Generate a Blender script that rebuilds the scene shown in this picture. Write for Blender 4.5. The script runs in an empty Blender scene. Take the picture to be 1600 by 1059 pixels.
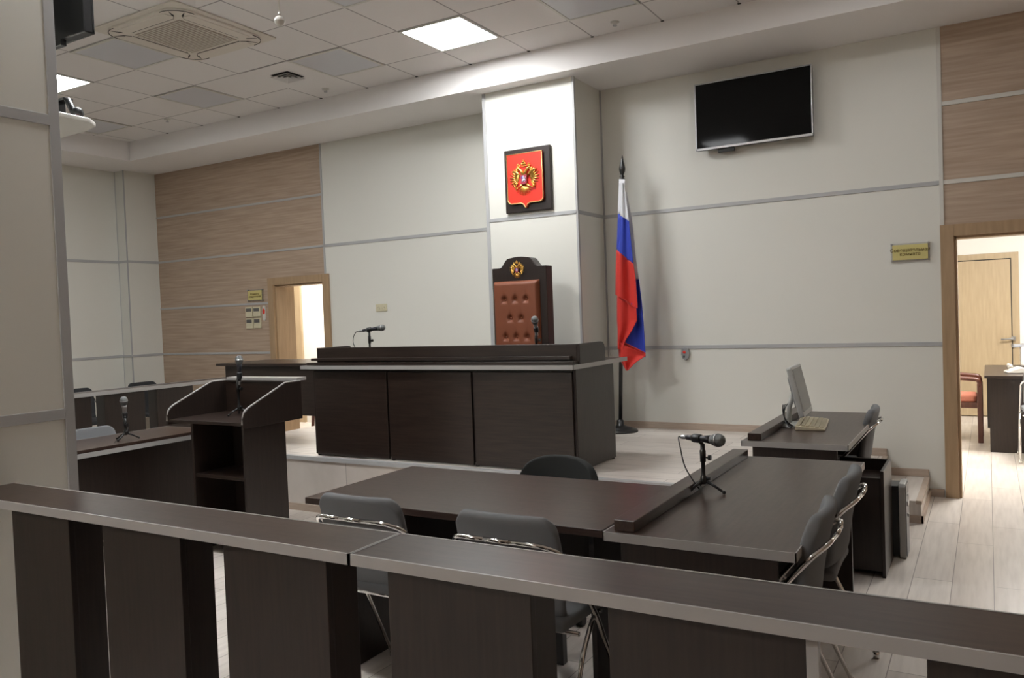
import bpy, bmesh, math, random
from mathutils import Vector, Matrix
random.seed(7)
D = bpy.data
SC = bpy.context.scene
COL = SC.collection
PI = math.pi
R = math.radians

# ---------------------------------------------------------------- camera
CAM = dict(f=1267.057, yaw=0.5317, pit=-0.0286, rol=0.0376, loc=(0.0, -6.937, 1.5028))
cam_data = D.cameras.new('camera'); cam = D.objects.new('camera', cam_data); COL.objects.link(cam)
def _basis():
    y, p, r = CAM['yaw'], CAM['pit'], CAM['rol']
    f = Vector((-math.sin(y)*math.cos(p), math.cos(y)*math.cos(p), math.sin(p)))
    rt = Vector((math.cos(y), math.sin(y), 0)); up = rt.cross(f)
    return rt*math.cos(r)-up*math.sin(r), up*math.cos(r)+rt*math.sin(r), f
RT, UP, FW = _basis()
cam.matrix_world = Matrix(((RT.x, UP.x, -FW.x, CAM['loc'][0]), (RT.y, UP.y, -FW.y, CAM['loc'][1]),
                           (RT.z, UP.z, -FW.z, CAM['loc'][2]), (0, 0, 0, 1)))
cam_data.sensor_width = 36; cam_data.lens = 36*CAM['f']/1600
cam_data.clip_start = .05; cam_data.clip_end = 60
SC.camera = cam
def at(px, py, x=None, y=None, z=None):
    """point of the room seen at a pixel of the photograph, on the plane x=, y= or z="""
    c = Vector(CAM['loc']); v = FW + RT*(px-800)/CAM['f'] - UP*(py-529.5)/CAM['f']
    t = (x-c.x)/v.x if x is not None else (y-c.y)/v.y if y is not None else (z-c.z)/v.z
    return c+v*t

# ---------------------------------------------------------------- view, world
SC.view_settings.view_transform = 'Standard'; SC.view_settings.look = 'None'
SC.view_settings.gamma = 1; SC.view_settings.use_curve_mapping = False
SC.view_settings.exposure = 0.12
W = D.worlds.new('world'); SC.world = W; W.use_nodes = True
W.node_tree.nodes['Background'].inputs[0].default_value = (.9, .93, 1, 1)
W.node_tree.nodes['Background'].inputs[1].default_value = .3
PANEL_MAIN = 48.0     # lit ceiling panel over the judge
PANEL_FAR = 36.0       # lit panel on the left
PANEL_FILL = 30.0      # unseen panels added for fill light

# ---------------------------------------------------------------- materials
def mat(name, color, rough=.5, metal=0, spec=.5, bump=None, emit=None, coat=0):
    m = D.materials.new(name); m.use_nodes = True; b = m.node_tree.nodes['Principled BSDF']
    b.inputs['Base Color'].default_value = (*color, 1); b.inputs['Roughness'].default_value = rough
    b.inputs['Metallic'].default_value = metal; b.inputs['Specular IOR Level'].default_value = spec
    b.inputs['Coat Weight'].default_value = coat
    if emit:
        b.inputs['Emission Color'].default_value = (*emit[0], 1); b.inputs['Emission Strength'].default_value = emit[1]
    nt = m.node_tree
    tc = nt.nodes.new('ShaderNodeTexCoord'); ns = nt.nodes.new('ShaderNodeTexNoise')
    ns.inputs['Scale'].default_value = bump[0] if bump else 40
    nt.links.new(tc.outputs['Object'], ns.inputs['Vector'])
    if bump:
        bp = nt.nodes.new('ShaderNodeBump'); bp.inputs['Strength'].default_value = bump[1]; bp.inputs['Distance'].default_value = .002
        nt.links.new(ns.outputs['Fac'], bp.inputs['Height']); nt.links.new(bp.outputs['Normal'], b.inputs['Normal'])
    else:
        mr = nt.nodes.new('ShaderNodeMapRange'); mr.inputs['To Min'].default_value = rough*.93; mr.inputs['To Max'].default_value = min(1, rough*1.07)
        nt.links.new(ns.outputs['Fac'], mr.inputs['Value']); nt.links.new(mr.outputs['Result'], b.inputs['Roughness'])
    return m
def grain(name, c1, c2, rough, stretch, scale=6, coat=0, spec=.5, detail=6):
    """streaky wood: noise stretched along one axis"""
    m = mat(name, c1, rough, spec=spec, coat=coat); nt = m.node_tree; b = nt.nodes['Principled BSDF']
    tc = nt.nodes.new('ShaderNodeTexCoord'); mp = nt.nodes.new('ShaderNodeMapping')
    mp.inputs['Scale'].default_value = stretch
    ns = nt.nodes.new('ShaderNodeTexNoise'); ns.inputs['Scale'].default_value = scale; ns.inputs['Detail'].default_value = detail
    cr = nt.nodes.new('ShaderNodeValToRGB')
    cr.color_ramp.elements[0].color = (*c1, 1); cr.color_ramp.elements[1].color = (*c2, 1)
    cr.color_ramp.elements[0].position = .3; cr.color_ramp.elements[1].position = .72
    nt.links.new(tc.outputs['Object'], mp.inputs['Vector']); nt.links.new(mp.outputs['Vector'], ns.inputs['Vector'])
    nt.links.new(ns.outputs['Fac'], cr.inputs['Fac']); nt.links.new(cr.outputs['Color'], b.inputs['Base Color'])
    return m
def floor_mat(name, rot):
    m = mat(name, (.5, .45, .4), .32); nt = m.node_tree; b = nt.nodes['Principled BSDF']
    tc = nt.nodes.new('ShaderNodeTexCoord'); mp = nt.nodes.new('ShaderNodeMapping'); mp.inputs['Rotation'].default_value = (0, 0, rot)
    br = nt.nodes.new('ShaderNodeTexBrick'); br.inputs['Scale'].default_value = 1
    br.inputs['Brick Width'].default_value = 1.28; br.inputs['Row Height'].default_value = .19
    br.inputs['Mortar Size'].default_value = .0022; br.inputs['Mortar Smooth'].default_value = .2
    br.inputs['Color1'].default_value = (.64, .575, .52, 1); br.inputs['Color2'].default_value = (.76, .70, .64, 1)
    br.inputs['Mortar'].default_value = (.27, .23, .2, 1); br.offset = .37
    mp2 = nt.nodes.new('ShaderNodeMapping'); mp2.inputs['Scale'].default_value = (1.2, 14, 1)
    ns = nt.nodes.new('ShaderNodeTexNoise'); ns.inputs['Scale'].default_value = 2.4; ns.inputs['Detail'].default_value = 5
    mx = nt.nodes.new('ShaderNodeMixRGB'); mx.blend_type = 'MULTIPLY'; mx.inputs['Fac'].default_value = .55
    cr = nt.nodes.new('ShaderNodeValToRGB'); cr.color_ramp.elements[0].color = (.72, .7, .68, 1); cr.color_ramp.elements[1].color = (1, 1, 1, 1)
    cr.color_ramp.elements[0].position = .3; cr.color_ramp.elements[1].position = .6
    L = nt.links.new
    L(tc.outputs['Object'], mp.inputs['Vector']); L(mp.outputs['Vector'], br.inputs['Vector']); L(mp.outputs['Vector'], mp2.inputs['Vector'])
    L(mp2.outputs['Vector'], ns.inputs['Vector']); L(ns.outputs['Fac'], cr.inputs['Fac']); L(br.outputs['Color'], mx.inputs['Color1'])
    L(cr.outputs['Color'], mx.inputs['Color2']); L(mx.outputs['Color'], b.inputs['Base Color'])
    return m
WHITE = mat('wall_panel_white', (.73, .718, .655), .42, bump=(300, .05))
WOODX = grain('wall_wood_cladding', (.36, .26, .185), (.50, .385, .29), .5, (.9, 3, 20), 2.2, detail=9)
WENGE = grain('wenge_board', (.015, .0090, .0068), (.034, .021, .0158), .30, (1.5, 26, 26), 3, spec=.55)
TOPX = grain('wenge_top', (.030, .0155, .0115), (.055, .032, .024), .30, (1.5, 26, 26), 3, spec=.42)
TOPY = grain('wenge_top_cross', (.030, .0155, .0115), (.055, .032, .024), .30, (26, 1.5, 26), 3, spec=.42)
WENGEY = TOPY
WENGEV = grain('wenge_panel', (.017, .0115, .0092), (.029, .0185, .0145), .38, (26, 26, 1.5), 3, spec=.45)
EDGE = mat('grey_edge_band', (.36, .345, .33), .4)
ALU = mat('anodised_trim', (.44, .44, .44), .42, metal=.05)
OAK = grain('light_oak_frame', (.34, .225, .125), (.42, .285, .165), .45, (14, 14, 1.2), 3)
OAKL = grain('pale_oak_leaf', (.38, .285, .17), (.44, .335, .205), .45, (14, 14, 1.2), 3)
FLOOR = floor_mat('pale_laminate', PI/2)
FLOORX = floor_mat('pale_laminate_podium', 0)
BASEB = grain('baseboard_wood', (.42, .33, .26), (.5, .40, .32), .45, (3, 3, 20), 3)
PLASTER = mat('soffit_plaster', (.84, .81, .79), .8, bump=(200, .1))
BLACKP = mat('black_plastic', (.012, .012, .013), .38)
BLACKM = mat('black_metal', (.01, .01, .01), .3, spec=.6)
CHROME = mat('chrome_tube', (.75, .74, .73), .13, metal=1)
STEEL = mat('brushed_steel', (.42, .42, .43), .3, metal=1)
GREYF = mat('grey_fabric', (.165, .168, .172), .9, bump=(700, .5))
BLACKF = mat('black_fabric', (.012, .013, .012), .85, bump=(700, .5))
SCREEN = mat('dark_screen', (.006, .006, .006), .06, spec=.15)
GOLD = mat('gilded_relief', (.85, .52, .13), .28, metal=.9)
GOLDL = mat('gold_rim', (.8, .5, .2), .35, metal=.6)
REDP = mat('red_enamel', (.78, .03, .012), .4)
CRIMS = mat('crimson_enamel', (.35, .03, .06), .4)
SILV = mat('silver_enamel', (.62, .62, .72), .35, metal=.3)
BLUEP = mat('blue_enamel', (.06, .08, .5), .4)
LEATHER = mat('cognac_leather', (.20, .058, .025), .42, bump=(260, .25))
BTN = mat('leather_button', (.26, .08, .035), .35)
DKWOOD = grain('dark_varnished_wood', (.015, .009, .007), (.024, .014, .011), .35, (20, 20, 1.5), 3)
REDWOOD = grain('mahogany', (.075, .022, .012), (.12, .036, .02), .35, (20, 20, 2), 3)
BRASS = mat('yellow_plate', (.60, .52, .20), .5)
INK = mat('brown_lettering', (.16, .11, .02), .6)
CREAM = mat('cream_plastic', (.62, .57, .40), .45)
WHITEP = mat('white_plastic', (.62, .60, .55), .4)
LGREY = mat('monitor_grey', (.42, .42, .40), .45)
LCD = mat('lcd_off', (.11, .105, .10), .25)
KEYC = mat('aged_key_cream', (.50, .44, .31), .5)
SEAT = mat('orange_seat_fabric', (.42, .14, .085), .8, bump=(500, .4))
DARKHOLE = mat('dark_slot', (.02, .018, .015), .7)
def cloth(name, c):
    m = mat(name, c, .6, bump=(500, .15)); m.node_tree.nodes['Principled BSDF'].inputs['Sheen Weight'].default_value = .15; return m
FW_, FB_, FR_ = cloth('flag_white', (.72, .72, .74)), cloth('flag_blue', (.018, .045, .42)), cloth('flag_red', (.60, .022, .012))
def lit(name, s, c=(.965, .985, 1)): return mat(name, (.8, .8, .8), .4, emit=(c, s))

# ---------------------------------------------------------------- mesh building
class B:
    def __init__(s): s.bm = bmesh.new(); s.sm = []
    def box(s, x0, x1, y0, y1, z0, z1, M=None):
        v = [s.bm.verts.new(M @ Vector(p) if M else p) for p in ((x0,y0,z0),(x1,y0,z0),(x1,y1,z0),(x0,y1,z0),(x0,y0,z1),(x1,y0,z1),(x1,y1,z1),(x0,y1,z1))]
        for f in ((3,2,1,0),(4,5,6,7),(0,1,5,4),(1,2,6,5),(2,3,7,6),(3,0,4,7)): s.bm.faces.new([v[i] for i in f])
        return s
    def prism(s, pts, axis, a, b, M=None):
        """closed outline pts in the plane across axis, swept from a to b"""
        def P(u, v, w):
            p = {'x': (w, u, v), 'y': (u, w, v), 'z': (u, v, w)}[axis]
            return M @ Vector(p) if M else Vector(p)
        A = [s.bm.verts.new(P(u, v, a)) for u, v in pts]; C = [s.bm.verts.new(P(u, v, b)) for u, v in pts]
        n = len(pts); s.bm.faces.new(A); s.bm.faces.new(C[::-1])
        for i in range(n): s.bm.faces.new((A[i], C[i], C[(i+1) % n], A[(i+1) % n]))
        return s
    def tube(s, path, r, seg=10, closed=False, rr=None):
        path = [Vector(p) for p in path]; n = len(path); rings = []; up = None
        for i, p in enumerate(path):
            if closed: t = path[(i+1) % n]-path[i-1]
            else: t = path[min(i+1, n-1)]-path[max(i-1, 0)]
            t.normalize()
            if up is None: up = t.orthogonal().normalized()
            up = (up - t*up.dot(t)).normalized(); w = t.cross(up)
            q = rr[i] if rr else r
            rings.append([s.bm.verts.new(p + (up*math.cos(2*PI*k/seg)+w*math.sin(2*PI*k/seg))*q) for k in range(seg)])
        m = n if closed else n-1
        for i in range(m):
            a, b = rings[i], rings[(i+1) % n]
            for k in range(seg):
                f = s.bm.faces.new((a[k], a[(k+1) % seg], b[(k+1) % seg], b[k])); f.smooth = True
        if not closed: s.bm.faces.new(rings[0][::-1]); s.bm.faces.new(rings[-1])
        return s
    def cyl(s, a, b, r, r2=None, seg=16): return s.tube([a, b], r, seg, rr=[r, r2 if r2 is not None else r])
    def lathe(s, prof, M=None, seg=20):
        """prof: list of (radius, height) turned round local z"""
        rings = []
        for r, z in prof:
            ring = []
            for k in range(seg):
                p = Vector((r*math.cos(2*PI*k/seg), r*math.sin(2*PI*k/seg), z)); ring.append(s.bm.verts.new(M @ p if M else p))
            rings.append(ring)
        for a, b in zip(rings, rings[1:]):
            for k in range(seg):
                f = s.bm.faces.new((a[k], a[(k+1) % seg], b[(k+1) % seg], b[k])); f.smooth = True
        s.bm.faces.new(rings[0][::-1]); s.bm.faces.new(rings[-1]); return s
    def ell(s, c, r, M=None, seg=12):
        """ellipsoid with centre c, radii r, optional rotation M"""
        T = Matrix.Translation(c) @ (M.to_4x4() if M else Matrix.Identity(4)) @ Matrix.Diagonal((*r, 1))
        g = bmesh.ops.create_uvsphere(s.bm, u_segments=seg, v_segments=max(6, seg//2+2), radius=1, matrix=T)
        for v in g['verts']:
            for f in v.link_faces: f.smooth = True
        return s
    def grid(s, fn, nu, nv, smooth=True):
        V = [[s.bm.verts.new(fn(i/nu, j/nv)) for j in range(nv+1)] for i in range(nu+1)]
        for i in range(nu):
            for j in range(nv):
                f = s.bm.faces.new((V[i][j], V[i+1][j], V[i+1][j+1], V[i][j+1])); f.smooth = smooth
        return s
    def done(s, name, m, parent=None, bev=0, solid=0, sub=0, seg=2):
        bmesh.ops.recalc_face_normals(s.bm, faces=s.bm.faces)
        me = D.meshes.new(name); s.bm.to_mesh(me); s.bm.free()
        for q in (m if isinstance(m, (list, tuple)) else [m]): me.materials.append(q)
        o = D.objects.new(name, me); COL.objects.link(o)
        if parent: o.parent = parent; 
        if solid: k = o.modifiers.new('solid', 'SOLIDIFY'); k.thickness = solid; k.offset = 0
        if bev: k = o.modifiers.new('bevel', 'BEVEL'); k.width = bev; k.segments = seg; k.limit_method = 'ANGLE'; k.angle_limit = R(40)
        if sub: k = o.modifiers.new('sub', 'SUBSURF'); k.levels = sub; k.render_levels = sub
        return o
def lab(o, label, cat, group=None):
    o['label'] = label; o['category'] = cat
    if group: o['group'] = group
    return o
def thing(name, label, cat, loc=(0, 0, 0), rz=0, group=None):
    o = D.objects.new(name, None); COL.objects.link(o); o.location = loc; o.rotation_euler = (0, 0, rz); o.empty_display_size = .1
    return lab(o, label, cat, group)
def plabel(o, s): o['label'] = s; return o
def struct(o): o['kind'] = 'structure'; return o
def dup(root, loc, rz, label):
    def cp(o, par):
        c = o.copy(); COL.objects.link(c)
        if par: c.parent = par
        for k in [q for q in D.objects if q.parent == o]: cp(k, c)
        return c
    r = cp(root, None); r.location = loc; r.rotation_euler = (0, 0, rz); r['label'] = label; return r
def bez(p0, p1, p2, p3, n=14):
    p0, p1, p2, p3 = map(Vector, (p0, p1, p2, p3))
    return [(p0*(1-t)**3+p1*3*t*(1-t)**2+p2*3*t*t*(1-t)+p3*t**3) for t in (i/n for i in range(n+1))]
def rounded(pts, r, n=5):
    """polyline with rounded corners (3-D)"""
    pts = [Vector(p) for p in pts]; out = [pts[0]]
    for a, b, c in zip(pts, pts[1:], pts[2:]):
        u = (a-b); v = (c-b); q = min(r, u.length*.49, v.length*.49); u.normalize(); v.normalize()
        s, e = b+u*q, b+v*q
        for i in range(n+1):
            t = i/n; out.append(s*(1-t)**2+b*2*t*(1-t)+e*t*t)
    out.append(pts[-1]); return out
def rrect(x0, x1, z0, z1, r, n=5):
    o = []
    for cx, cz, a in ((x1-r, z1-r, 0), (x0+r, z1-r, 90), (x0+r, z0+r, 180), (x1-r, z0+r, 270)):
        for i in range(n+1):
            t = R(a+90*i/n); o.append((cx+r*math.cos(t), cz+r*math.sin(t)))
    return o

# ================================================================ THE SETTING
XL, ZS, ZM, ZL, ZP, ZC = -9.467, 3.539, 2.381, 1.169, .4393, 3.766
XW1, XW2, XR, YREAR = -6.519, -.287, 2.7, -9.6
YSF, XSF, G0, ROW0 = -.7485, -8.892, -8.1597, -1.2053
ZD = 2.06
# floor
fl = B(); fl.box(XL-.3, XR+.2, YREAR-.2, .17, -.12, 0); struct(fl.done('floor', FLOOR))
fl = B(); fl.box(-.9, 2.4, .17, 5.1, -.12, 0); struct(fl.done('floor', FLOOR))
fl = B(); fl.box(-11.4, -5.2, .17, 2.2, -.12, 0); struct(fl.done('floor', FLOOR))
# podium with steps on its right
YP = -2.215
fl = B(); fl.box(-6.05, -1.25, YP, 0, 0, ZP); fl.box(-1.25, -.99, -.87, 0, 0, ZP)
pod = struct(fl.done('floor', FLOORX)); pod['label'] = 'raised podium of pale laminate under the judge desk'
fl = B(); fl.box(-6.05, -1.25, YP-.012, YP+.03, ZP-.028, ZP+.003); struct(fl.done('trim_1', ALU))
fl = B(); fl.box(-6.05, -1.25, YP-.014, YP, 0, .055); struct(fl.done('trim_2', BASEB))
fl = B(); fl.box(-.99, -.703, -.87, 0, 0, ZP*2/3); fl.box(-.703, -.415, -.87, 0, 0, ZP/3); struct(fl.done('floor', FLOOR))
fl = B()
for x, z in ((-.99, ZP), (-.703, ZP*2/3), (-.415, ZP/3)): fl.box(x-.03, x+.006, -.875, 0, z-.02, z+.004)
fl.box(-.415, -.401, -.885, 0, 0, .05); fl.box(-.99, -.401, -.885, -.87, 0, .05); struct(fl.done('trim_3', BASEB))
# baseboards on the back wall
fl = B(); fl.box(-3.04, -.99, -.014, 0, ZP, ZP+.06); fl.box(-.99, -.703, -.014, 0, ZP*2/3, ZP*2/3+.06)
fl.box(-.703, -.415, -.014, 0, ZP/3, ZP/3+.06); fl.box(-.415, -.31, -.014, 0, 0, .06); fl.box(-6.05, -3.96, -.014, 0, ZP, ZP+.06)
struct(fl.done('baseboard_back', BASEB, bev=.003))
fl = B(); fl.box(XL, -7.44, -.014, 0, 0, .06); struct(fl.done('baseboard_back', BASEB, bev=.003))
# back wall with two doorways
D1, D2 = (-7.34, -6.55), (-.212, .62); ZO = 1.972
def wallbox(x0, x1, z0, z1, m, y1=.15):
    b = B(); b.box(x0, x1, 0, y1, z0, z1); return b
b = B(); b.box(XL-.3, D1[0], 0, .15, 0, ZS+.3); b.box(D1[0], XW1, 0, .15, ZO, ZS+.3); struct(b.done('wall_back', WOODX))
b = B(); b.box(XW1, XW2, 0, .15, ZO, ZS+.3); b.box(D1[1], D2[0], 0, .15, 0, ZO); struct(b.done('wall_back', WHITE))
b = B(); b.box(XW2, XR+.2, 0, .15, ZO, ZS+.3); b.box(D2[1], XR+.2, 0, .15, 0, ZO); struct(b.done('wall_back', WOODX))
# pilaster behind the judge
XA, XB, DC = -3.953, -3.047, .5726
b = B(); b.box(XA, XB, -DC, 0, ZP, ZS+.02); struct(b.done('wall_pilaster', WHITE))
# trims: horizontal aluminium strips
def trim(n, boxes, m=ALU, bev=.002):
    b = B()
    for q in boxes: b.box(*q)
    return struct(b.done('trim_%d' % n, m, bev=bev))
h = .016
trim(4, [(XW1, XA, -.008, .002, z-h, z+h) for z in (ZM, ZL)]+[(XB, XW2, -.008, .002, z-h, z+h) for z in (ZM, ZL)])
trim(5, [(XL, XW1, -.008, .002, z-h*.8, z+h*.8) for z in (2.966, ZM)]+[(XL, D1[0]-.09, -.008, .002, z-h*.8, z+h*.8) for z in (1.765, ZL)])
trim(6, [(XW2, XR, -.008, .002, z-h, z+h) for z in (2.966, ZM)]+[(D2[1]+.09, XR, -.008, .002, z-h, z+h) for z in (1.765, ZL)], WHITEP)
trim(7, [(XW1-.012, XW1+.012, -.008, .002, ZD, ZS)], ALU)
trim(8, [(XW2-.014, XW2+.014, -.01, .002, ZD, ZS)], WHITEP)
trim(9, [(XA-.006, XB+.006, -DC-.006, 0, z-h, z+h) for z in (ZM, ZL)]+
     [(XA-.012, XA+.022, -DC-.008, -DC+.03, ZP, ZS)])
trim(10, [(XB-.006, XB+.014, -DC-.006, -DC+.02, ZP, ZS), (XB-.002, XB+.012, -.014, .002, ZP, ZS)])
# left wall (two depths) and its strips
b = B(); b.box(XL-.3, XL, -.4466, 0, 0, ZS+.3); b.box(XL-.4, XL-.187, YREAR, -.4466, 0, ZS+.3); struct(b.done('wall_left', WHITE))
XN = XL-.187
trim(11, [(XL-.002, XL+.008, -.4466, 0, z-h, z+h) for z in (ZM, ZL)]+[(XN-.002, XN+.008, YREAR+1, -.4466, z-h, z+h) for z in (ZM, ZL)]+
     [(XL-.010, XL+.004, -.4566, -.4426, 0, ZS), (XN-.002, XN+.006, -.4526, -.4446, 0, ZS)]+[(XN, XL, -.4546, -.4436, z-h, z+h) for z in (ZM, ZL)])
# near wall end on the left of the photograph
XNW, YNW = -3.33, -4.945
b = B(); b.box(-5.3, XNW, YREAR, YNW, 0, ZC+.1); struct(b.done('wall_near', WHITE))
trim(12, [(XNW-.002, XNW+.008, YREAR, YNW-.035, z-.022, z+.022) for z in (ZM, 1.165)]+[(XNW-.03, XNW+.006, YNW-.035, YNW+.008, 0, ZC)]) 
# right and rear walls
b = B(); b.box(XR, XR+.2, YREAR, 0, 0, ZS+.3); struct(b.done('wall_right', WOODX))
b = B(); b.box(XL-.3, XR+.2, YREAR-.2, YREAR, 0, ZC+.2); struct(b.done('wall_rear', WOODX))
# ceiling: soffit along the back and the left, tiled field
b = B(); b.box(XL-.3, XR+.2, YSF, .15, ZS, ZC+.2); b.box(XL-.4, XSF, YREAR, YSF, ZS, ZC+.2)
b.box(1.9, XR+.2, YREAR, YSF, ZS, ZC+.2); struct(b.done('ceiling', PLASTER))
TILE = mat('ceiling_tile', (.53, .50, .475), .85); nt = TILE.node_tree; pb = nt.nodes['Principled BSDF']
tc = nt.nodes.new('ShaderNodeTexCoord'); br = nt.nodes.new('ShaderNodeTexBrick'); mp = nt.nodes.new('ShaderNodeMapping')
mp.inputs['Location'].default_value = (-G0+60, -ROW0+60, 0)
br.offset = 0; br.inputs['Scale'].default_value = 1; br.inputs['Brick Width'].default_value = .6; br.inputs['Row Height'].default_value = .6
br.inputs['Mortar Size'].default_value = .0065; br.inputs['Mortar Smooth'].default_value = .1
br.inputs['Color1'].default_value = (.76, .73, .71, 1); br.inputs['Color2'].default_value = (.73, .70, .68, 1); br.inputs['Mortar'].default_value = (.36, .34, .33, 1)
nt.links.new(tc.outputs['Object'], mp.inputs['Vector']); nt.links.new(mp.outputs['Vector'], br.inputs['Vector']); nt.links.new(br.outputs['Color'], pb.inputs['Base Color'])
b = B(); b.box(XSF-.05, 1.95, YREAR, YSF+.05, ZC, ZC+.1); struct(b.done('ceiling', TILE))
# gaps left where the grid bars meet the soffit
b = B()
for k in range(17): b.box(G0+.6*k-.012, G0+.6*k+.012, YSF-.02, YSF-.001, ZC-.004, ZC+.002)
struct(b.done('trim_13', DARKHOLE))
# door frames
def frame(n, x0, x1, deep, m=OAK):
    e = D.objects.new('door_%d' % n, None); COL.objects.link(e); e['kind'] = 'structure'
    b = B(); b.box(x0-.09, x0, -.03, 0, 0, ZD); b.box(x1, x1+.09, -.03, 0, 0, ZD); b.box(x0, x1, -.03, 0, ZO, ZD); b.done('door_casing', m, e, bev=.002)
    b = B(); b.box(x0-.02, x0+.018, 0, deep, 0, ZO); b.box(x1-.018, x1+.02, 0, deep, 0, ZO); b.box(x0, x1, 0, deep, ZO-.018, ZO+.02)
    b.done('door_jamb', m, e, bev=.002); return e
frame(1, D1[0], D1[1], .17); frame(2, D2[0], D2[1], .16)
# small room behind the left doorway
RWALL = mat('next_room_wall', (.78, .77, .73), .6)
b = B(); b.box(-11.4, -5.2, 2.1, 2.3, 0, 3); b.box(-11.5, -11.3, .15, 2.2, 0, 3); b.box(-5.3, -5.1, .15, 2.2, 0, 3); struct(b.done('wall_vestibule', RWALL))
b = B(); b.box(-11.5, -5.1, .15, 2.3, 2.7, 2.8); struct(b.done('ceiling', RWALL))
xa_, xb_ = at(455, 500, y=2.06).x, at(470, 500, y=2.06).x
b = B(); b.box(xa_-.8, xb_, 2.06, 2.1, 0, 2.2); struct(b.done('door_3', OAKL))
b = B(); b.box(-7.385, -7.335, .172, .305, .01, 1.96); struct(b.done('door_4', OAK))
# room behind the right doorway
b = B(); b.box(-.9, 2.4, 4.96, 5.1, 0, 3); b.box(-1.0, -.85, .15, 5.1, 0, 3); b.box(2.3, 2.45, .15, 5.1, 0, 3); struct(b.done('wall_chamber', RWALL))
b = B(); b.box(-1.0, 2.45, .15, 5.1, 2.7, 2.8); struct(b.done('ceiling', RWALL))
e = D.objects.new('door_5', None); COL.objects.link(e); e['kind'] = 'structure'
b = B(); b.box(-.66, .335, 4.92, 4.96, 0, 2.06); b.done('door_casing', OAKL, e, bev=.003)
b = B(); b.box(-.575, .245, 4.90, 4.92, .015, 1.975); b.done('door_leaf', OAKL, e, bev=.003)
b = B(); b.box(-.585, .256, 4.914, 4.9195, .01, 1.988); b.done('door_gap', DARKHOLE, e)
b = B(); hp = at(1583, 529, y=4.88)
b.box(hp.x-.02, hp.x+.025, 4.87, 4.905, hp.z-.02, hp.z+.03); b.tube(rounded([(hp.x, 4.89, hp.z), (hp.x, 4.84, hp.z), (hp.x-.13, 4.84, hp.z-.005)], .02), .010)
b.box(hp.x-.02, hp.x+.025, 4.89, 4.905, hp.z-.11, hp.z-.065); b.done('door_handle', STEEL, e)

# ================================================================ LIGHT
def area(name, x, y, z, sx, sy, power, color=(1, 1, 1)):
    l = D.lights.new(name, 'AREA'); l.shape = 'RECTANGLE'; l.size = sx; l.size_y = sy; l.energy = power; l.color = color
    o = D.objects.new(name, l); COL.objects.link(o); o.location = (x, y, z); return o
def ceiling_panel(col, row, m, label, group=None):
    x0, y0 = G0+.6*col, ROW0-.6*row-.6
    t = thing('ceiling_light', label, 'ceiling light', (x0+.3, y0+.3, ZC), group=group)
    b = B()
    for q in ((-.296, .296, -.296, -.272), (-.296, .296, .272, .296), (-.296, -.272, -.272, .272), (.272, .296, -.272, .272)): b.box(*q, -.010, -.001)
    b.done('frame', WHITEP, t, bev=.002)
    b = B(); b.box(-.274, .274, -.274, .274, -.006, -.001); b.done('diffuser', m, t)
    return t
OFF = mat('unlit_diffuser', (.56, .56, .59), .35)
ceiling_panel(7, 0, lit('lit_diffuser_main', PANEL_MAIN), 'lit square ceiling panel shining white above the judge desk')
ceiling_panel(1, 2, lit('lit_diffuser_far', PANEL_FAR), 'lit ceiling panel cut off by the near wall at the far left')
ceiling_panel(3, 2, OFF, 'unlit grey ceiling panel just below left of the air conditioner')
ceiling_panel(2, 0, OFF, 'unlit grey ceiling panel above the left wood cladding, left of the square vent')
ceiling_panel(5, 0, OFF, 'unlit grey ceiling panel right of the square vent')
ceiling_panel(-1, 0, OFF, 'unlit grey ceiling panel in the far left corner beside the soffit')
ceiling_panel(9, 0, OFF, 'unlit grey ceiling panel at the top edge, right of the shining panel')
ceiling_panel(7, 2, OFF, 'unlit grey ceiling panel at the top edge, left of the shining panel')
for c, r, k in ((6, 4, 2.4), (8, 5, .45), (12, 1, .6), (8, 13, 3.6), (4, 4, .4)):  # unseen panels added as fill; the second is inferred from the television reflection
    ceiling_panel(c, r, lit('lit_diffuser_fill', PANEL_FILL*k), 'unseen lit ceiling panel overhead giving added fill light', 'unseen ceiling panels for added fill light')
b = B(); b.box(.2, 1.4, 1.6, 2.8, 2.66, 2.695); lab(b.done('ceiling_light', lit('chamber_panel', 34, (1, .985, .95))), 'bright ceiling panel in the room behind the right doorway', 'ceiling light')
b = B(); b.box(-8.6, -7.4, .6, 1.7, 2.66, 2.695); lab(b.done('ceiling_light', lit('vestibule_panel', 22, (1, .97, .92))), 'bright ceiling panel in the room behind the left doorway', 'ceiling light')
# ================================================================ CEILING AND WALL FITTINGS
t = thing('air_conditioner', 'cream square cassette air conditioner set in the ceiling at top left', 'air conditioner', (-5.27, -2.735, ZC))
ACM = mat('cassette_shell', (.66, .61, .54), .5)
b = B(); b.prism(rrect(-.475, .475, -.475, .475, .02), 'z', -.014, -.001); b.prism(rrect(-.43, .43, -.43, .43, .15), 'z', -.032, -.014); b.done('panel', ACM, t, bev=.004)
for a in range(4):
    M = Matrix.Rotation(a*PI/2, 4, 'Z')
    b = B(); b.box(-.245, .245, .293, .301, -.0335, -.031, M); b.done('air_slot', DARKHOLE, t)
    b = B(); b.prism([(-.25, .302), (.25, .302), (.285, .33), (.27, .395), (-.27, .395), (-.285, .33)], 'z', -.036, -.031, M); b.done('louvre', ACM, t, bev=.002)
    for sx in (-1, 1): b = B(); b.prism([(.252*sx, .30), (.30*sx, .335), (.33*sx, .405), (.287*sx, .345)], 'z', -.034, -.031, M); b.done('corner_gap', DARKHOLE, t)
    b = B(); b.tube([M @ Vector((.28+.15*math.cos(R(q)), .28+.15*math.sin(R(q)), -.0325)) for q in range(-5, 96, 10)], .0028, 5); b.done('corner_seam', DARKHOLE, t)
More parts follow.
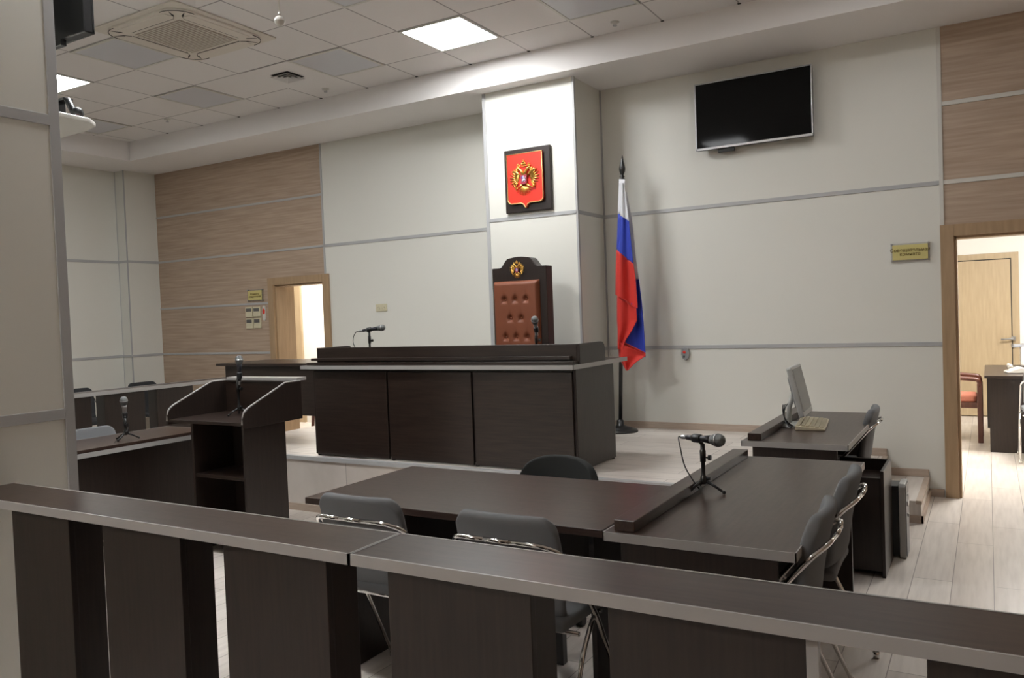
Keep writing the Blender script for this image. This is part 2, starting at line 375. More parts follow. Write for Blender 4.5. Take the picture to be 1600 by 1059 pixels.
b = B(); b.box(-.26, .26, -.26, .26, -.036, -.03); g = b.done('grille', mat('grille_beige', (.40, .345, .28), .6), t)
b = B()
for k in range(22): b.box(-.255, .255, -.25+k*.0238, -.244+k*.0238, -.039, -.036)
b.done('grille_slats', ACM, g)
t = thing('air_diffuser', 'small square air vent in the ceiling between two grey panels', 'vent', (-5.46, -1.505, ZC))
b = B(); b.box(-.296, .296, -.296, .296, -.006, -.001); b.done('panel', mat('vent_plate', (.74, .71, .69), .6), t, bev=.002)
b = B(); b.box(-.105, .105, -.105, .105, -.0075, -.005); b.done('duct', DARKHOLE, t)
VANE = mat('vent_vane', (.66, .63, .61), .6)
for s_, e_ in ((.108, .078), (.070, .040), (.034, .004)):
    b = B(); V = [[b.bm.verts.new((x*q, y*q, z)) for x, y in ((-1, -1), (1, -1), (1, 1), (-1, 1))] for q, z in ((s_, -.030), (e_, -.009))]
    for k in range(4): b.bm.faces.new((V[0][k], V[0][(k+1) % 4], V[1][(k+1) % 4], V[1][k]))
    b.done('vane', VANE, t, solid=.002)
for (px, py), w in (((512, 140), 'small sprinkler head on the ceiling edge row, right of the square vent'), ((963, 36), 'small sprinkler head on the ceiling above the pilaster'), ((265, 187), 'small sprinkler head on the ceiling at far left')):
    p = at(px, py, z=ZC)
    t = thing('sprinkler_head', w, 'sprinkler', (p.x, p.y-.03, ZC), group='ceiling sprinkler heads')
    b = B(); b.lathe([(.035, -.001), (.035, -.006), (.012, -.01), (.012, -.016)]); b.done('rosette', WHITEP, t)
    b = B(); b.tube([(-.008, 0, -.014), (-.011, 0, -.022), (0, 0, -.030), (.011, 0, -.022), (.008, 0, -.014)], .0025, 6); b.lathe([(.016, -.032), (.018, -.030)]); b.done('deflector', STEEL, t)
p = at(437, 33, y=-4.2)
t = thing('hanging_ball', 'small white ball hanging on a cord from the ceiling', 'hanging ball', (p.x, p.y, p.z))
b = B(); b.ell((0, 0, 0), (.024, .024, .024), seg=16); b.lathe([(.024, -.002), (.0245, 0), (.024, .002)]); b.done('ball', WHITEP, t)
b = B(); b.cyl((0, 0, .024), (0, 0, ZC-p.z), .0032, seg=8); b.lathe([(.006, .022), (.005, .04)]); b.done('cord', WHITEP, t)

# wall television on the right
def tv(name, x0, x1, zb, zt, y, label, tilt=0, bezel=None):
    t = thing(name, label, 'television', ((x0+x1)/2, y, (zb+zt)/2)); t.rotation_euler = (R(tilt), 0, 0)
    w, hh = (x1-x0)/2, (zt-zb)/2
    b = B(); b.box(-w, w, -.025, .02, -hh, hh); b.done('casing', BLACKP, t, bev=.006)
    b = B()
    b.box(-w-.002, w+.002, -.03, -.02, -hh-.002, -hh+.018)
    for q in ((-w-.002, -w+.009), (w-.009, w+.002)): b.box(*q, -.03, -.02, -hh, hh)
    b.box(-w, w, -.03, -.02, hh-.009, hh+.002); b.done('bezel', bezel or STEEL, t, bev=.002)
    b = B(); b.box(-w+.009, w-.009, -.027, -.0255, -hh+.018, hh-.009); b.done('screen', SCREEN, t)
    b = B(); b.box(-.18, .18, .02, .075, -.12, .12); b.box(-.3, -.16, .0, .03, -hh-.03, -hh); b.done('wall_bracket', BLACKP, t, bev=.003)
    return t
tv('television', -2.122, -1.172, 2.845, 3.405, -.085, 'black flat television on the white wall at upper right')
t = tv('television', -4.57, -3.615, 2.905, 3.45, -4.60, 'black television edge behind the near wall at top left', bezel=BLACKP)
t.rotation_euler = (0, 0, PI)
b = B(); b.box(-.1, .1, .07, .2, -.08, .08); b.box(-.2, .2, .19, .27, -.2, .2); b.done('bracket_arm', BLACKP, t)
# equipment shelf behind the near wall
t = thing('wall_shelf', 'white shelf with rounded end behind the near wall, upper left', 'shelf', (0, 0, 0))
b = B()
pts = [(-4.9, -4.88), (-3.93, -4.88)]
pts = [(-4.9, YNW+.012), (-3.90, YNW+.012), (-3.862, -4.62), (-3.87, -4.45), (-3.93, -4.385), (-4.06, -4.36), (-4.9, -4.34)]
b.prism(pts, 'z', 2.548, 2.575); b.done('shelf_board', WHITEP, t, bev=.008, seg=3)
t = thing('conference_camera', 'dark camera unit with green and red lights on the white shelf', 'camera', (-4.055, -4.45, 2.577)); t.scale = (.85, .85, .85)
b = B(); b.box(-.10, .07, -.06, .06, 0, .035); b.done('base', BLACKP, t, bev=.006)
b = B(); b.box(-.09, -.07, -.03, .03, .035, .15); b.box(-.09, .01, -.03, .03, .135, .15); b.tube([(.0, 0, .14), (.04, 0, .08), (.06, 0, .05)], .02, 12); b.ell((.095, 0, .045), (.035, .035, .035)); b.done('camera_head', BLACKP, t, bev=.004)
GLED = mat('green_led', (.1, .5, .05), .4, emit=((.35, 1, .1), 3))
for k in range(3): b = B(); b.ell((-.05+k*.03, -.062, .018), (.004, .003, .004)); b.done('green_lamp', GLED, t)
b = B(); b.ell((.125, -.02, .012), (.008, .008, .008)); b.done('red_lamp', mat('red_led', (.6, .05, .02), .4, emit=((1, .12, .05), 4)), t)

# signs with lettering
def text_mesh(body, size, m, parent, loc, name='lettering'):
    c = D.curves.new('tmp', 'FONT'); c.body = body; c.size = size; c.align_x = 'CENTER'; c.align_y = 'CENTER'; c.extrude = .0006; c.space_line = .85; c.offset = .0006
    o = D.objects.new('tmp', c); COL.objects.link(o)
    dg = bpy.context.evaluated_depsgraph_get(); me = D.meshes.new_from_object(o.evaluated_get(dg)); D.objects.remove(o); D.curves.remove(c)
    me.materials.clear(); me.materials.append(m); q = D.objects.new(name, me); COL.objects.link(q); q.parent = parent; q.location = loc; q.rotation_euler = (PI/2, 0, 0); return q
def sign(cx, cz, w, hh, text, ts, label):
    t = thing('door_sign', label, 'sign', (cx, -.02, cz))
    b = B(); b.box(-w/2, w/2, -.003, .003, -hh/2, hh/2); b.done('plate', BRASS, t, bev=.001)
    b = B(); gl = mat('clear_holder', (.9, .9, .9), .1); gl.node_tree.nodes['Principled BSDF'].inputs['Transmission Weight'].default_value = .9
    b.box(-w/2-.012, w/2+.012, .004, .007, -hh/2-.012, hh/2+.012); b.done('clear_holder', gl, t)
    for sx in (-1, 1):
        for sz in (-1, 1):
            b = B(); b.cyl((sx*(w/2+.006), -.008, sz*(hh/2+.008)), (sx*(w/2+.006), .02, sz*(hh/2+.008)), .007, seg=10); b.done('standoff', STEEL, t)
    text_mesh(text, ts, INK, t, (0, -.004, 0)); return t
sign(-.508, 1.876, .245, .115, 'Совещательная\nкомната', .036, 'yellow sign in a clear holder beside the right doorway')
sign(-7.66, 1.868, .235, .115, 'Комната\nсвидетелей', .036, 'small yellow sign on wood cladding by the left doorway')
# sockets
t = thing('wall_socket', 'cream double socket on the white wall above the judge desk', 'socket', (-5.715, 0, 1.645))
b = B(); b.box(-.078, .078, -.012, 0, -.04, .04); b.done('cover_plate', CREAM, t, bev=.004)
for sx in (-.038, .038):
    b = B(); b.lathe([(.026, 0), (.026, .003), (.02, .001), (.001, .001)], Matrix.Translation((sx, -.012, 0)) @ Matrix.Rotation(PI/2, 4, 'X')); s_ = b.done('socket_well', CREAM, t)
    b = B(); b.ell((sx-.008, -.0145, 0), (.003, .002, .003)); b.ell((sx+.008, -.0145, 0), (.003, .002, .003)); b.done('hole', DARKHOLE, s_)
# thermostats beside left door
pos = [at(a, c, y=0) for a, c in ((390.5, 487.5), (402.5, 487), (391.5, 505), (403.5, 504.5))]
for k, p in enumerate(pos):
    t = thing('wall_controller', ['cream wall controller, upper left of four beside the left doorway', 'cream wall controller, upper right of four beside the left doorway',
        'cream wall controller, lower left of four beside the left doorway', 'cream wall controller, lower right of four beside the left doorway'][k], 'wall controller', (p.x, 0, p.z), group=None)
    b = B(); b.box(-.059, .059, -.02, 0, -.062, .062); b.done('casing', CREAM, t, bev=.004)
    b = B(); b.box(-.045, .045, -.0225, -.018, .005, .045); b.done('display', mat('controller_display', (.10, .095, .09), .3), t)
for k, (px, py, m, lb) in enumerate(((413.5, 489, REDP, 'red and white tag on the wood cladding right of the wall controllers'), (1072, 553, REDP, 'small grey call button with red dot low on the right white wall'))):
    p = at(px, py, y=0); t = thing('call_button', lb, 'call button', (p.x, 0, p.z))
    if k:
        b = B(); b.prism([(-.032, .05), (.03, .05), (.036, .0), (.026, -.035), (0, -.055), (-.026, -.035), (-.036, 0)], 'y', -.03, 0); b.done('casing', mat('call_grey', (.3, .3, .3), .4), t, bev=.004)
        b = B(); b.ell((-.006, -.031, .018), (.014, .006, .014)); b.done('red_button', REDP, t)
        b = B(); b.box(-.016, -.002, -.032, -.03, -.03, -.012); b.done('black_mark', BLACKP, t)
    else:
        b = B(); b.prism(rrect(-.022, .022, -.09, .09, .02), 'y', -.012, 0); b.done('tag', WHITEP, t, bev=.002)
        b = B(); b.ell((0, -.013, .02), (.02, .004, .035)); b.done('red_mark', REDP, t)

# ---------------------------------------------------------------- coat of arms
def eagle(parent, c, H, name='eagle', full=True):
    """gilded two-headed eagle, H tall, in relief towards -y"""
    k = H; cx, cy, cz = c; bd = B()
    def E(x, z, rx, rz, a=0, dy=0, ry=.035): bd.ell((cx+x*k, cy-dy*k, cz+z*k), (rx*k, ry*k, rz*k), Matrix.Rotation(R(a), 3, 'Y'), seg=10)
    E(0, .0, .075, .15, ry=.04)
    for s in (-1, 1):
        bd.tube([(cx+s*.03*k, cy-.03*k, cz+.1*k), (cx+s*.06*k, cy-.04*k, cz+.2*k), (cx+s*.12*k, cy-.045*k, cz+.27*k), (cx+s*.16*k, cy-.045*k, cz+.28*k)], 0, 8, rr=[.05*k, .042*k, .035*k, .03*k])
        E(s*.17, .29, .045, .036, 0, .045); bd.cyl((cx+s*.2*k, cy-.045*k, cz+.285*k), (cx+s*.265*k, cy-.045*k, cz+.265*k), .018*k, .003*k, 8)
        for q in (-1, 0, 1): bd.cyl((cx+(s*.165+q*.022)*k, cy-.04*k, cz+.315*k), (cx+(s*.165+q*.04)*k, cy-.045*k, cz+(.385-.012*abs(q))*k), .014*k, .010*k, 6)
        E(s*.165, .395, .03, .022, 0, .045)
        # wing
        bd.tube([(cx+s*.09*k, cy-.03*k, cz+.06*k), (cx+s*.2*k, cy-.035*k, cz+.17*k), (cx+s*.31*k, cy-.035*k, cz+.24*k), (cx+s*.36*k, cy-.03*k, cz+.2*k)], .03*k, 8)
        E(s*.235, .06, .075, .15, s*-8, .0, .022)
        for i in range(10):
            a = R(98-i*17); L = .17+.07*math.sin((i+1)/10*PI)
            ox, oz = s*(.205+.03*math.sin(i/9*PI)), .15-.026*i
            x2, z2 = ox+s*L*math.cos(a), oz+L*math.sin(a)
            bd.tube([(cx+ox*k, cy-.02*k, cz+oz*k), (cx+(ox+x2)/2*k, cy-.03*k, cz+(oz+z2)/2*k), (cx+x2*k, cy-.012*k, cz+z2*k)], 0, 6, rr=[.016*k, .021*k, .008*k])
        # leg, claw
        bd.tube([(cx+s*.06*k, cy-.03*k, cz-.14*k), (cx+s*.14*k, cy-.04*k, cz-.2*k), (cx+s*.22*k, cy-.04*k, cz-.24*k)], 0, 8, rr=[.030*k, .024*k, .014*k])
        for q in (-25, 0, 25): bd.cyl((cx+s*.21*k, cy-.04*k, cz-.24*k), (cx+s*(.21+.06*math.cos(R(q)))*k, cy-.04*k, cz-(.24+.06*math.sin(R(q)))*k), .012*k, .004*k, 6)
    for i in range(9):
        a = R(-90+(i-4)*15); bd.tube([(cx, cy-.02*k, cz-.17*k), (cx+.12*k*math.cos(a), cy-.035*k, cz+(-.19+.13*math.sin(a))*k), (cx+.25*k*math.cos(a), cy-.02*k, cz+(-.19+.27*math.sin(a))*k)], 0, 6, rr=[.010*k, .013*k, .006*k])
    # big crown
    for q in range(-2, 3): bd.cyl((cx+q*.022*k, cy-.04*k, cz+.37*k), (cx+q*.034*k, cy-.045*k, cz+(.45-.01*abs(q))*k), .016*k, .011*k, 6)
    E(0, .455, .05, .03, 0, .045); E(0, .495, .014, .02, 0, .045)
    bd.tube([(cx-.14*k, cy-.03*k, cz+.37*k), (cx-.05*k, cy-.03*k, cz+.345*k), (cx+.05*k, cy-.03*k, cz+.345*k), (cx+.14*k, cy-.03*k, cz+.37*k)], .010*k, 6)
    # sceptre and orb
    bd.cyl((cx-.34*k, cy-.04*k, cz-.10*k), (cx-.23*k, cy-.045*k, cz-.33*k), .010*k, seg=8); E(-.345, -.09, .02, .025, 0, .04)
    E(.30, -.21, .042, .042, 0, .045, .042); bd.cyl((cx+.30*k, cy-.045*k, cz-.17*k), (cx+.30*k, cy-.045*k, cz-.12*k), .009*k, seg=6)
    e = bd.done(name, GOLD, parent)
    bd = B(); w = .095*k
    bd.prism([(cx-w, cz+.10*k), (cx+w, cz+.10*k), (cx+w, cz-.11*k), (cx+w*.8, cz-.135*k), (cx, cz-.16*k), (cx-w*.8, cz-.135*k), (cx-w, cz-.11*k)], 'y', cy-.075*k, cy-.045*k)
    q = bd.done('breast_shield', CRIMS, e, bev=.0015)
    bd = B(); y = cy-.08*k
    bd.ell((cx+.005*k, y, cz-.03*k), (.055*k, .014*k, .026*k)); bd.ell((cx, y, cz+.03*k), (.022*k, .014*k, .038*k)); bd.ell((cx+.0*k, y, cz+.075*k), (.014*k, .012*k, .014*k))
    bd.tube([(cx+.045*k, y, cz-.015*k), (cx+.06*k, y, cz+.03*k), (cx+.075*k, y, cz+.035*k)], .013*k, 6)
    for a, c2 in ((-.04, -.065), (-.015, -.06), (.03, -.07), (.055, -.05)): bd.cyl((cx+a*k, y, cz-.04*k), (cx+(a+.01)*k, y, cz+(c2-.02)*k), .009*k, seg=6)
    bd.done('horseman', SILV, q)
    bd = B(); bd.ell((cx-.035*k, y-.002*k, cz+.03*k), (.022*k, .012*k, .04*k), Matrix.Rotation(R(20), 3, 'Y')); bd.done('cloak', BLUEP, q)
    return e
t = thing('coat_of_arms', 'red shield with gilded two-headed eagle on a dark board, on the pilaster', 'coat of arms', (-3.504, -DC, 2.704))
b = B(); b.box(-.232, .232, -.035, 0, -.281, .281); b.done('backing_board', DKWOOD, t, bev=.006)
def shield(x, s=1): # outline
    w, top, bot = .178*s, .232*s, -.205*s
    o = [(-w, top), (w, top), (w, bot+.04)]
    for i in range(6): a = R(90*i/5); o.append((w-.04+.04*math.cos(a), bot+.04-.04*math.sin(a)))
    o += [(.045, bot), (.02, bot-.012), (0, bot-.045), (-.02, bot-.012), (-.045, bot)]
    for i in range(6): a = R(90+90*i/5); o.append((-w+.04+.04*math.cos(a), bot+.04-.04*math.sin(a)))
    o.append((-w, bot+.04)); return [(u+x, v) for u, v in o]
b = B(); b.prism(shield(-.012), 'y', -.060, -.035); sh = b.done('shield', REDP, t, bev=.002)
b = B(); b.tube([(u, -.060, v) for u, v in shield(-.012)], .0056, 6, closed=True); b.done('gold_rim', GOLDL, sh)
eagle(t, (-.012, -.060, .005), .325)

# ---------------------------------------------------------------- flag on its stand
pt, pb_ = at(972, 278, y=-.28), at(969.5, 668, y=-.28)
pb_.z = ZP; dirp = (pt-pb_).normalized()
t = thing('flag_stand', 'black pole stand with spear tip and round base between pilaster and right wall', 'flag stand', (pb_.x, -.28, ZP))
b = B(); b.lathe([(.155, 0), (.155, .012), (.145, .022), (.11, .026), (.105, .038), (.06, .05), (.034, .058), (.03, .10), (.02, .11)], seg=36); b.done('base', BLACKM, t)
o_ = Vector((pb_.x, -.28, ZP)); top = pt-o_
b = B(); b.cyl(Vector((0, 0, .05)), top, .017, seg=14); b.done('pole', BLACKM, t)
b = B(); q = dirp.to_track_quat('Z', 'Y').to_matrix().to_4x4()
b.lathe([(.012, -.03), (.026, -.02), (.026, -.01), (.015, 0), (.024, .01), (.014, .02), (.014, .03), (.025, .06), (.027, .08), (.019, .12), (.008, .17), (.001, .20)], Matrix.Translation(top) @ q); b.done('spear_tip', BLACKM, t)
flag = thing('flag', 'white, blue and red tricolour flag draped down its pole beside the pilaster', 'flag', (pb_.x, -.28, ZP))
def cl(rows, m, name, y0, amp, ph, freq=2.2, th=.004, sub=8):
    """cloth between left and right pixel edges at several heights: rows=(py, xl, xr, dy_left, dy_right)"""
    rows = [tuple(q)+(0,)*(7-len(q)) for q in rows]; n = len(rows)-1
    def fn(u, v):
        s = v*n; i = min(int(s), n-1); f = s-i
        a, c = rows[i], rows[i+1]
        L = [a[j]+(c[j]-a[j])*f for j in range(len(a))]
        x = L[1]+(L[2]-L[1])*u; py = L[0]+(L[5]+(L[6]-L[5])*u if len(L) > 5 else 0)
        y = y0 + L[3]+(L[4]-L[3])*u + amp*math.sin(freq*PI*u+ph)
        p = at(x, py, y=y); return p-o_
    b = B(); b.grid(fn, 12, n*sub); return b.done(name, m, flag, solid=th)
# sleeve along the pole
cl([(280, 967, 977, 0, 0), (334, 965.5, 971.5, 0, 0, 0, 2)], FW_, 'white_stripe', -.325, .0, 0)
cl([(334, 965.5, 972, 0, 0), (389, 963.5, 969.5, 0, 0, 0, 3)], FB_, 'blue_stripe', -.325, .0, 0)
# front fall : white, blue, red panes sharing edges
cl([(286, 972.5, 974.5, 0, 0), (310, 970.5, 979, 0, 0, 6, 6), (335, 969.5, 982.5, 0, 0, 2, 10)], FW_, 'white_stripe', -.33, -.012, 0)
cl([(335, 969.5, 982.5, 0, 0, 2, 10), (362, 967.5, 985.5, 0, 0, 4, 12), (390, 964.5, 989.5, 0, 0, 6, 22)], FB_, 'blue_stripe', -.33, -.014, 0)
cl([(388, 963, 989.5, 0, 0, 2, 24), (420, 962, 993, 0, 0, 2, 16), (456, 961.5, 996, 0, 0, 2, 18), (458, 961.5, 996, 0, 0, 2, 24)], FR_, 'red_stripe', -.345, -.03, 0)
# right-hand rear fall: white edge then blue
cl([(300, 978, 979, 0, 0), (345, 982, 988, 0, 0), (400, 986, 993.5, 0, 0), (436, 990, 998, 0, 0)], FW_, 'white_stripe', -.27, 0, 0)
cl([(436, 992, 998, 0, 0), (470, 986, 1002.5, 0, 0), (505, 975, 1005.5, 0, 0), (532, 968, 1008.5, 0, 0, 0, 20), (538, 968, 1008.8, 0, 0, 0, 20)], FB_, 'blue_stripe', -.30, -.02, .4)
# red lower fall in front of the pole and its tail
cl([(462, 964.5, 970, 0, 0), (482, 964, 994, 0, 0, -16, 0), (500, 964, 995.5, 0, 0), (515, 965, 988, 0, 0), (532, 965, 977, 0, 0), (545, 965, 973, 0, 0)], FR_, 'red_stripe', -.345, -.02, .3)
cl([(534, 965, 974, 0, 0), (545, 966, 1008.5, 0, 0, -7, 6), (556, 967, 1008.7, 0, 0, 0, 0), (566, 971, 993, 0, 0), (579, 978.5, 980.5, 0, 0)], FR_, 'red_stripe', -.335, -.02, .2)

# ---------------------------------------------------------------- judge's armchair
jx0, jx1, jy = -3.635, -3.115, -1.05
t = thing('judge_armchair', 'high-backed brown leather judge armchair with carved dark wood top', 'armchair', ((jx0+jx1)/2, jy, ZP))
w = (jx1-jx0)/2
def hz(px, py): return at(px, py, y=jy).z-ZP
zs_, za_ = 1.468, 1.555
out = [(-w, .35), (w, .35), (w, zs_), (w-.075, zs_)]
for i in range(9):
    u = i/8; xx = (w-.075)*(1-u)+.10*u; out.append((xx, zs_+(za_-.012-zs_)*(.5-.5*math.cos(PI*u))))
for i in range(7):
    u = i/6; xx = .10-.20*u; out.append((xx, za_-.012+.012*math.sin(PI*u)))
for i in range(9):
    u = i/8; xx = -.10-(w-.075-.10)*u; out.append((xx, zs_+(za_-.012-zs_)*(.5+.5*math.cos(PI*u))))
out += [(-w, zs_)]
b = B(); b.prism(out, 'y', 0, .11); b.done('back_frame', DKWOOD, t, bev=.006)
def padfn(u, v):
    x = -w+.022+(2*w-.085)*u; z = .40+(1.355-.40)*v
    e = min(u, 1-u, v*1.8, (1-v)*1.8); y = -.045*min(1, (e/.05))**.5 if e > 0 else 0
    for r in range(6):
        n = 3 if r % 2 == 0 else 2
        for k in range(n):
            bx = -w+.022+(2*w-.085)*(.5+(k-(n-1)/2)*.235); bz = 1.355-.155-r*.157
            d2 = ((x-bx)**2+(z-bz)**2)
            y += .026*math.exp(-d2/.00042)
            if z > bz: y += .009*math.exp(-((x-bx)/.007)**2)*math.exp(-((z-bz)/.05)**2)
            y += .006*math.exp(-((abs(x-bx)-(bz-z)*.9)/.006)**2)*math.exp(-((z-bz)/.03)**2)*(z < bz)
    return Vector((x, y, z))
b = B(); b.grid(padfn, 70, 120); pad = b.done('back_cushion', LEATHER, t)
b = B()
for r in range(6):
    n = 3 if r % 2 == 0 else 2
    for k in range(n): b.ell((-w+.022+(2*w-.085)*(.5+(k-(n-1)/2)*.235), -.024, 1.355-.155-r*.157), (.009, .006, .009))
b.done('upholstery_button', BTN, pad)
b = B(); b.box(-w+.03, w-.03, -.50, 0, .38, .50); b.done('seat', LEATHER, t, bev=.03, seg=4)
for s in (-1, 1):
    b = B(); b.box(s*(w-.02)-.03, s*(w-.02)+.03, -.48, 0, .62, .67); b.box(s*(w-.02)-.025, s*(w-.02)+.025, -.46, -.40, .0, .62); b.done('armrest', DKWOOD, t, bev=.01)
    b = B(); b.box(s*(w-.03)-.025, s*(w-.03)+.025, .02, .08, 0, .36); b.done('leg', DKWOOD, t, bev=.004)
eagle(t, (-.01, -.004, 1.445), .155, 'carved_eagle')

# ================================================================ FURNITURE
# judge's desk
t = thing('judge_desk', 'long dark judge desk with three front panels on the podium', 'desk', (-3.52, -1.85, ZP))
ox, oy = -3.52, -1.85
def L(o, x0, x1, y0, y1, z0, z1): return (x0-o[0], x1-o[0], y0-o[1], y1-o[1], z0-o[2], z1-o[2])
O = (ox, oy, ZP)
b = B(); b.box(*L(O, -4.765, -2.335, -2.195, -1.29, 1.142, 1.163)); b.done('top', WENGE, t)
b = B(); b.box(*L(O, -4.768, -2.332, -2.199, -2.193, 1.136, 1.166)); b.box(*L(O, -2.337, -2.331, -2.199, -1.288, 1.136, 1.166)); b.box(*L(O, -4.769, -4.763, -2.199, -1.288, 1.136, 1.166)); plabel(b.done('edge_band', EDGE, t), 'grey edge band of the desk top')
for x0, x1 in ((-4.665, -3.935), (-3.917, -3.168), (-3.150, -2.372)):
    b = B(); b.box(*L(O, x0, x1, -2.148, -2.128, ZP+.012, 1.115)); b.done('front_panel', WENGE, t, bev=.002)
b = B(); b.box(*L(O, -4.69, -2.375, -2.128, -2.112, ZP+.03, 1.14)); b.done('back_board', WENGEV, t)
for x0, x1 in ((-4.70, -4.678), (-2.372, -2.35)):
    b = B(); b.box(*L(O, x0, x1, -2.13, -1.515, ZP+.012, 1.14)); b.done('side_panel', WENGEV, t, bev=.002)
b = B(); b.box(*L(O, -2.371, -2.349, -1.515, -1.511, ZP+.012, 1.14)); plabel(b.done('edge_strip', EDGE, t), 'thin grey vertical edge strip')
b = B()
for x, y in ((-4.68, -2.11), (-2.37, -2.11), (-4.68, -1.53), (-2.37, -1.53), (-3.92, -2.11), (-3.16, -2.11)): b.cyl((x-ox, y-oy, 0), (x-ox, y-oy, .014), .014, seg=10)
b.done('foot', BLACKP, t)
b = B(); b.box(*L(O, -4.722, -2.345, -2.172, -2.09, 1.166, 1.188)); b.done('lower_slat', WENGE, t, bev=.002)
b = B(); b.box(*L(O, -4.706, -2.385, -2.140, -2.09, 1.200, 1.221)); b.box(*L(O, -4.6, -2.5, -2.11, -2.09, 1.188, 1.200)); b.done('upper_slat', WENGE, t, bev=.002)
b = B(); b.box(*L(O, -4.655, -2.352, -2.100, -2.078, 1.166, 1.302)); b.done('parapet', WENGE, t, bev=.003)
b = B(); wing = [(-2.100, 1.166), (-1.69, 1.166), (-1.69, 1.255), (-1.70, 1.28), (-1.725, 1.298), (-1.76, 1.302), (-2.100, 1.302)]
b.prism([(y-oy, z-ZP) for y, z in wing], 'x', -2.352-ox, -2.33-ox); b.done('parapet_wing', WENGEV, t, bev=.002)
b = B(); b.prism([(y-oy, z-ZP) for y, z in wing], 'x', -4.677-ox, -4.655-ox); b.done('parapet_wing', WENGEV, t, bev=.002)
# side desk left of it
t = thing('side_desk', 'plain dark desk on the podium left of the judge desk, before the left doorway', 'desk', (-5.4, -1.6, ZP)); O = (-5.4, -1.6, ZP)
b = B(); b.box(*L(O, -6.01, -4.78, -2.0, -1.40, 1.150, 1.172)); b.done('top', WENGE, t, bev=.002)
b = B(); b.box(*L(O, -5.93, -4.84, -1.965, -1.947, .728, 1.150)); b.done('modesty_panel', WENGE, t, bev=.002)
for x0, x1 in ((-5.95, -5.928), (-4.84, -4.818)):
    b = B(); b.box(*L(O, x0, x1, -1.945, -1.45, ZP, 1.150)); b.done('side_panel', WENGEV, t, bev=.002)
# lectern
LX0, LX1, LY0, LY1 = -4.86, -4.10, -3.38, -2.86
t = thing('lectern', 'dark wooden lectern with sloping sides and open shelves', 'lectern', ((LX0+LX1)/2, (LY0+LY1)/2, 0)); O = ((LX0+LX1)/2, (LY0+LY1)/2, 0)
side = [(LY0, .845), (LY1, .85), (LY1, 1.108), (LY1-.14, 1.108), (LY0+.05, .972), (LY0+.015, .945), (LY0, .91)]
for x0, x1 in ((LX0, LX0+.02), (LX1-.02, LX1)):
    b = B(); b.prism([(y-O[1], z) for y, z in side], 'x', x0-O[0], x1-O[0]); s_ = b.done('side_wing', WENGEV, t, bev=.002)
    b = B(); b.tube(rounded([(((x0+x1)/2)-O[0], y-O[1], z+.002) for y, z in ((LY1, 1.108), (LY1-.14, 1.108), (LY0+.05, .972), (LY0+.012, .945), (LY0, .87))], .02), .006, 6); plabel(b.done('edge_band', EDGE, s_), 'grey edge band')
b = B(); b.box(*L(O, LX0+.02, LX1-.02, LY0+.005, LY1-.02, .862, .884)); b.done('tray', WENGE, t, bev=.002)
b = B(); b.box(*L(O, LX0+.02, LX1-.02, LY1-.02, LY1, .85, 1.10)); b.done('back_panel', WENGE, t)
b = B(); b.box(*L(O, LX0+.04, LX1-.01, LY1-.03, LY1+.06, 1.110, 1.132)); plabel(b.done('top_rail', EDGE, t, bev=.002), 'grey-edged top rail')
bx0, bx1, by0, by1 = -4.64, -4.125, -3.355, -3.0
for x0, x1 in ((bx0, bx0+.02), (bx1-.02, bx1)):
    b = B(); b.box(*L(O, x0, x1, by0, by1, 0, .862)); b.done('side_panel', WENGEV, t, bev=.002)
b = B(); b.box(*L(O, bx0+.02, bx1-.02, by1-.02, by1, 0, .862)); b.done('rear_board', WENGEV, t)
for z in (.06, .50):
    b = B(); b.box(*L(O, bx0+.02, bx1-.02, by0+.01, by1-.02, z, z+.022)); b.done('shelf', WENGE, t, bev=.002)

# long table type with ledge
def ledge_table(name, x0, x1, y0, y1, zt, ledge, label, z0=0, front=None):
    O = ((x0+x1)/2, (y0+y1)/2, z0)
    t = thing(name, label, 'table', O)
    b = B(); b.box(*L(O, x0+.004, x1-.004, y0+.004, y1-.004, zt-.028, zt)); b.done('tabletop', WENGEY, t)
    b = B()
    for q in ((x0, x1, y0, y0+.004), (x0, x1, y1-.004, y1), (x0, x0+.004, y0, y1), (x1-.004, x1, y0, y1)): b.box(*L(O, *q, zt-.030, zt+.001))
    plabel(b.done('edge_band', EDGE, t), 'grey edge band of the tabletop')
    lx = (x0+.03, x0+.105) if ledge < 0 else (x1-.085, x1-.012)
    b = B(); b.box(*L(O, *lx, y0+.03, y1-.03, zt, zt+(.04 if ledge < 0 else .022))); b.done('ledge', WENGEY, t, bev=.003)
    ex = x0+.06 if ledge < 0 else x1-.08
    for y in (y0+.012, y1-.034):
        b = B(); b.box(*L(O, x0+.06, x1-.06, y, y+.022, z0, zt-.03)); b.done('end_panel', WENGEV, t, bev=.002)
    b = B(); b.box(*L(O, ex, ex+.02, y0+.036, y1-.036, z0+.12, zt-.03)); b.done('modesty_panel', WENGEV, t)
    return t
ledge_table('side_table', -1.155, -.515, -4.41, -2.83, .75, -1, 'large dark table with raised ledge carrying the big microphone, right foreground')
ledge_table('secretary_desk', -1.215, -.65, -2.37, -.955, .75, -1, 'dark desk holding the monitor and keyboard by the podium steps')
ledge_table('left_table', -5.72, -5.03, -4.45, -2.75, .72, 1, 'dark table with pale edge between the lectern and the near wall')
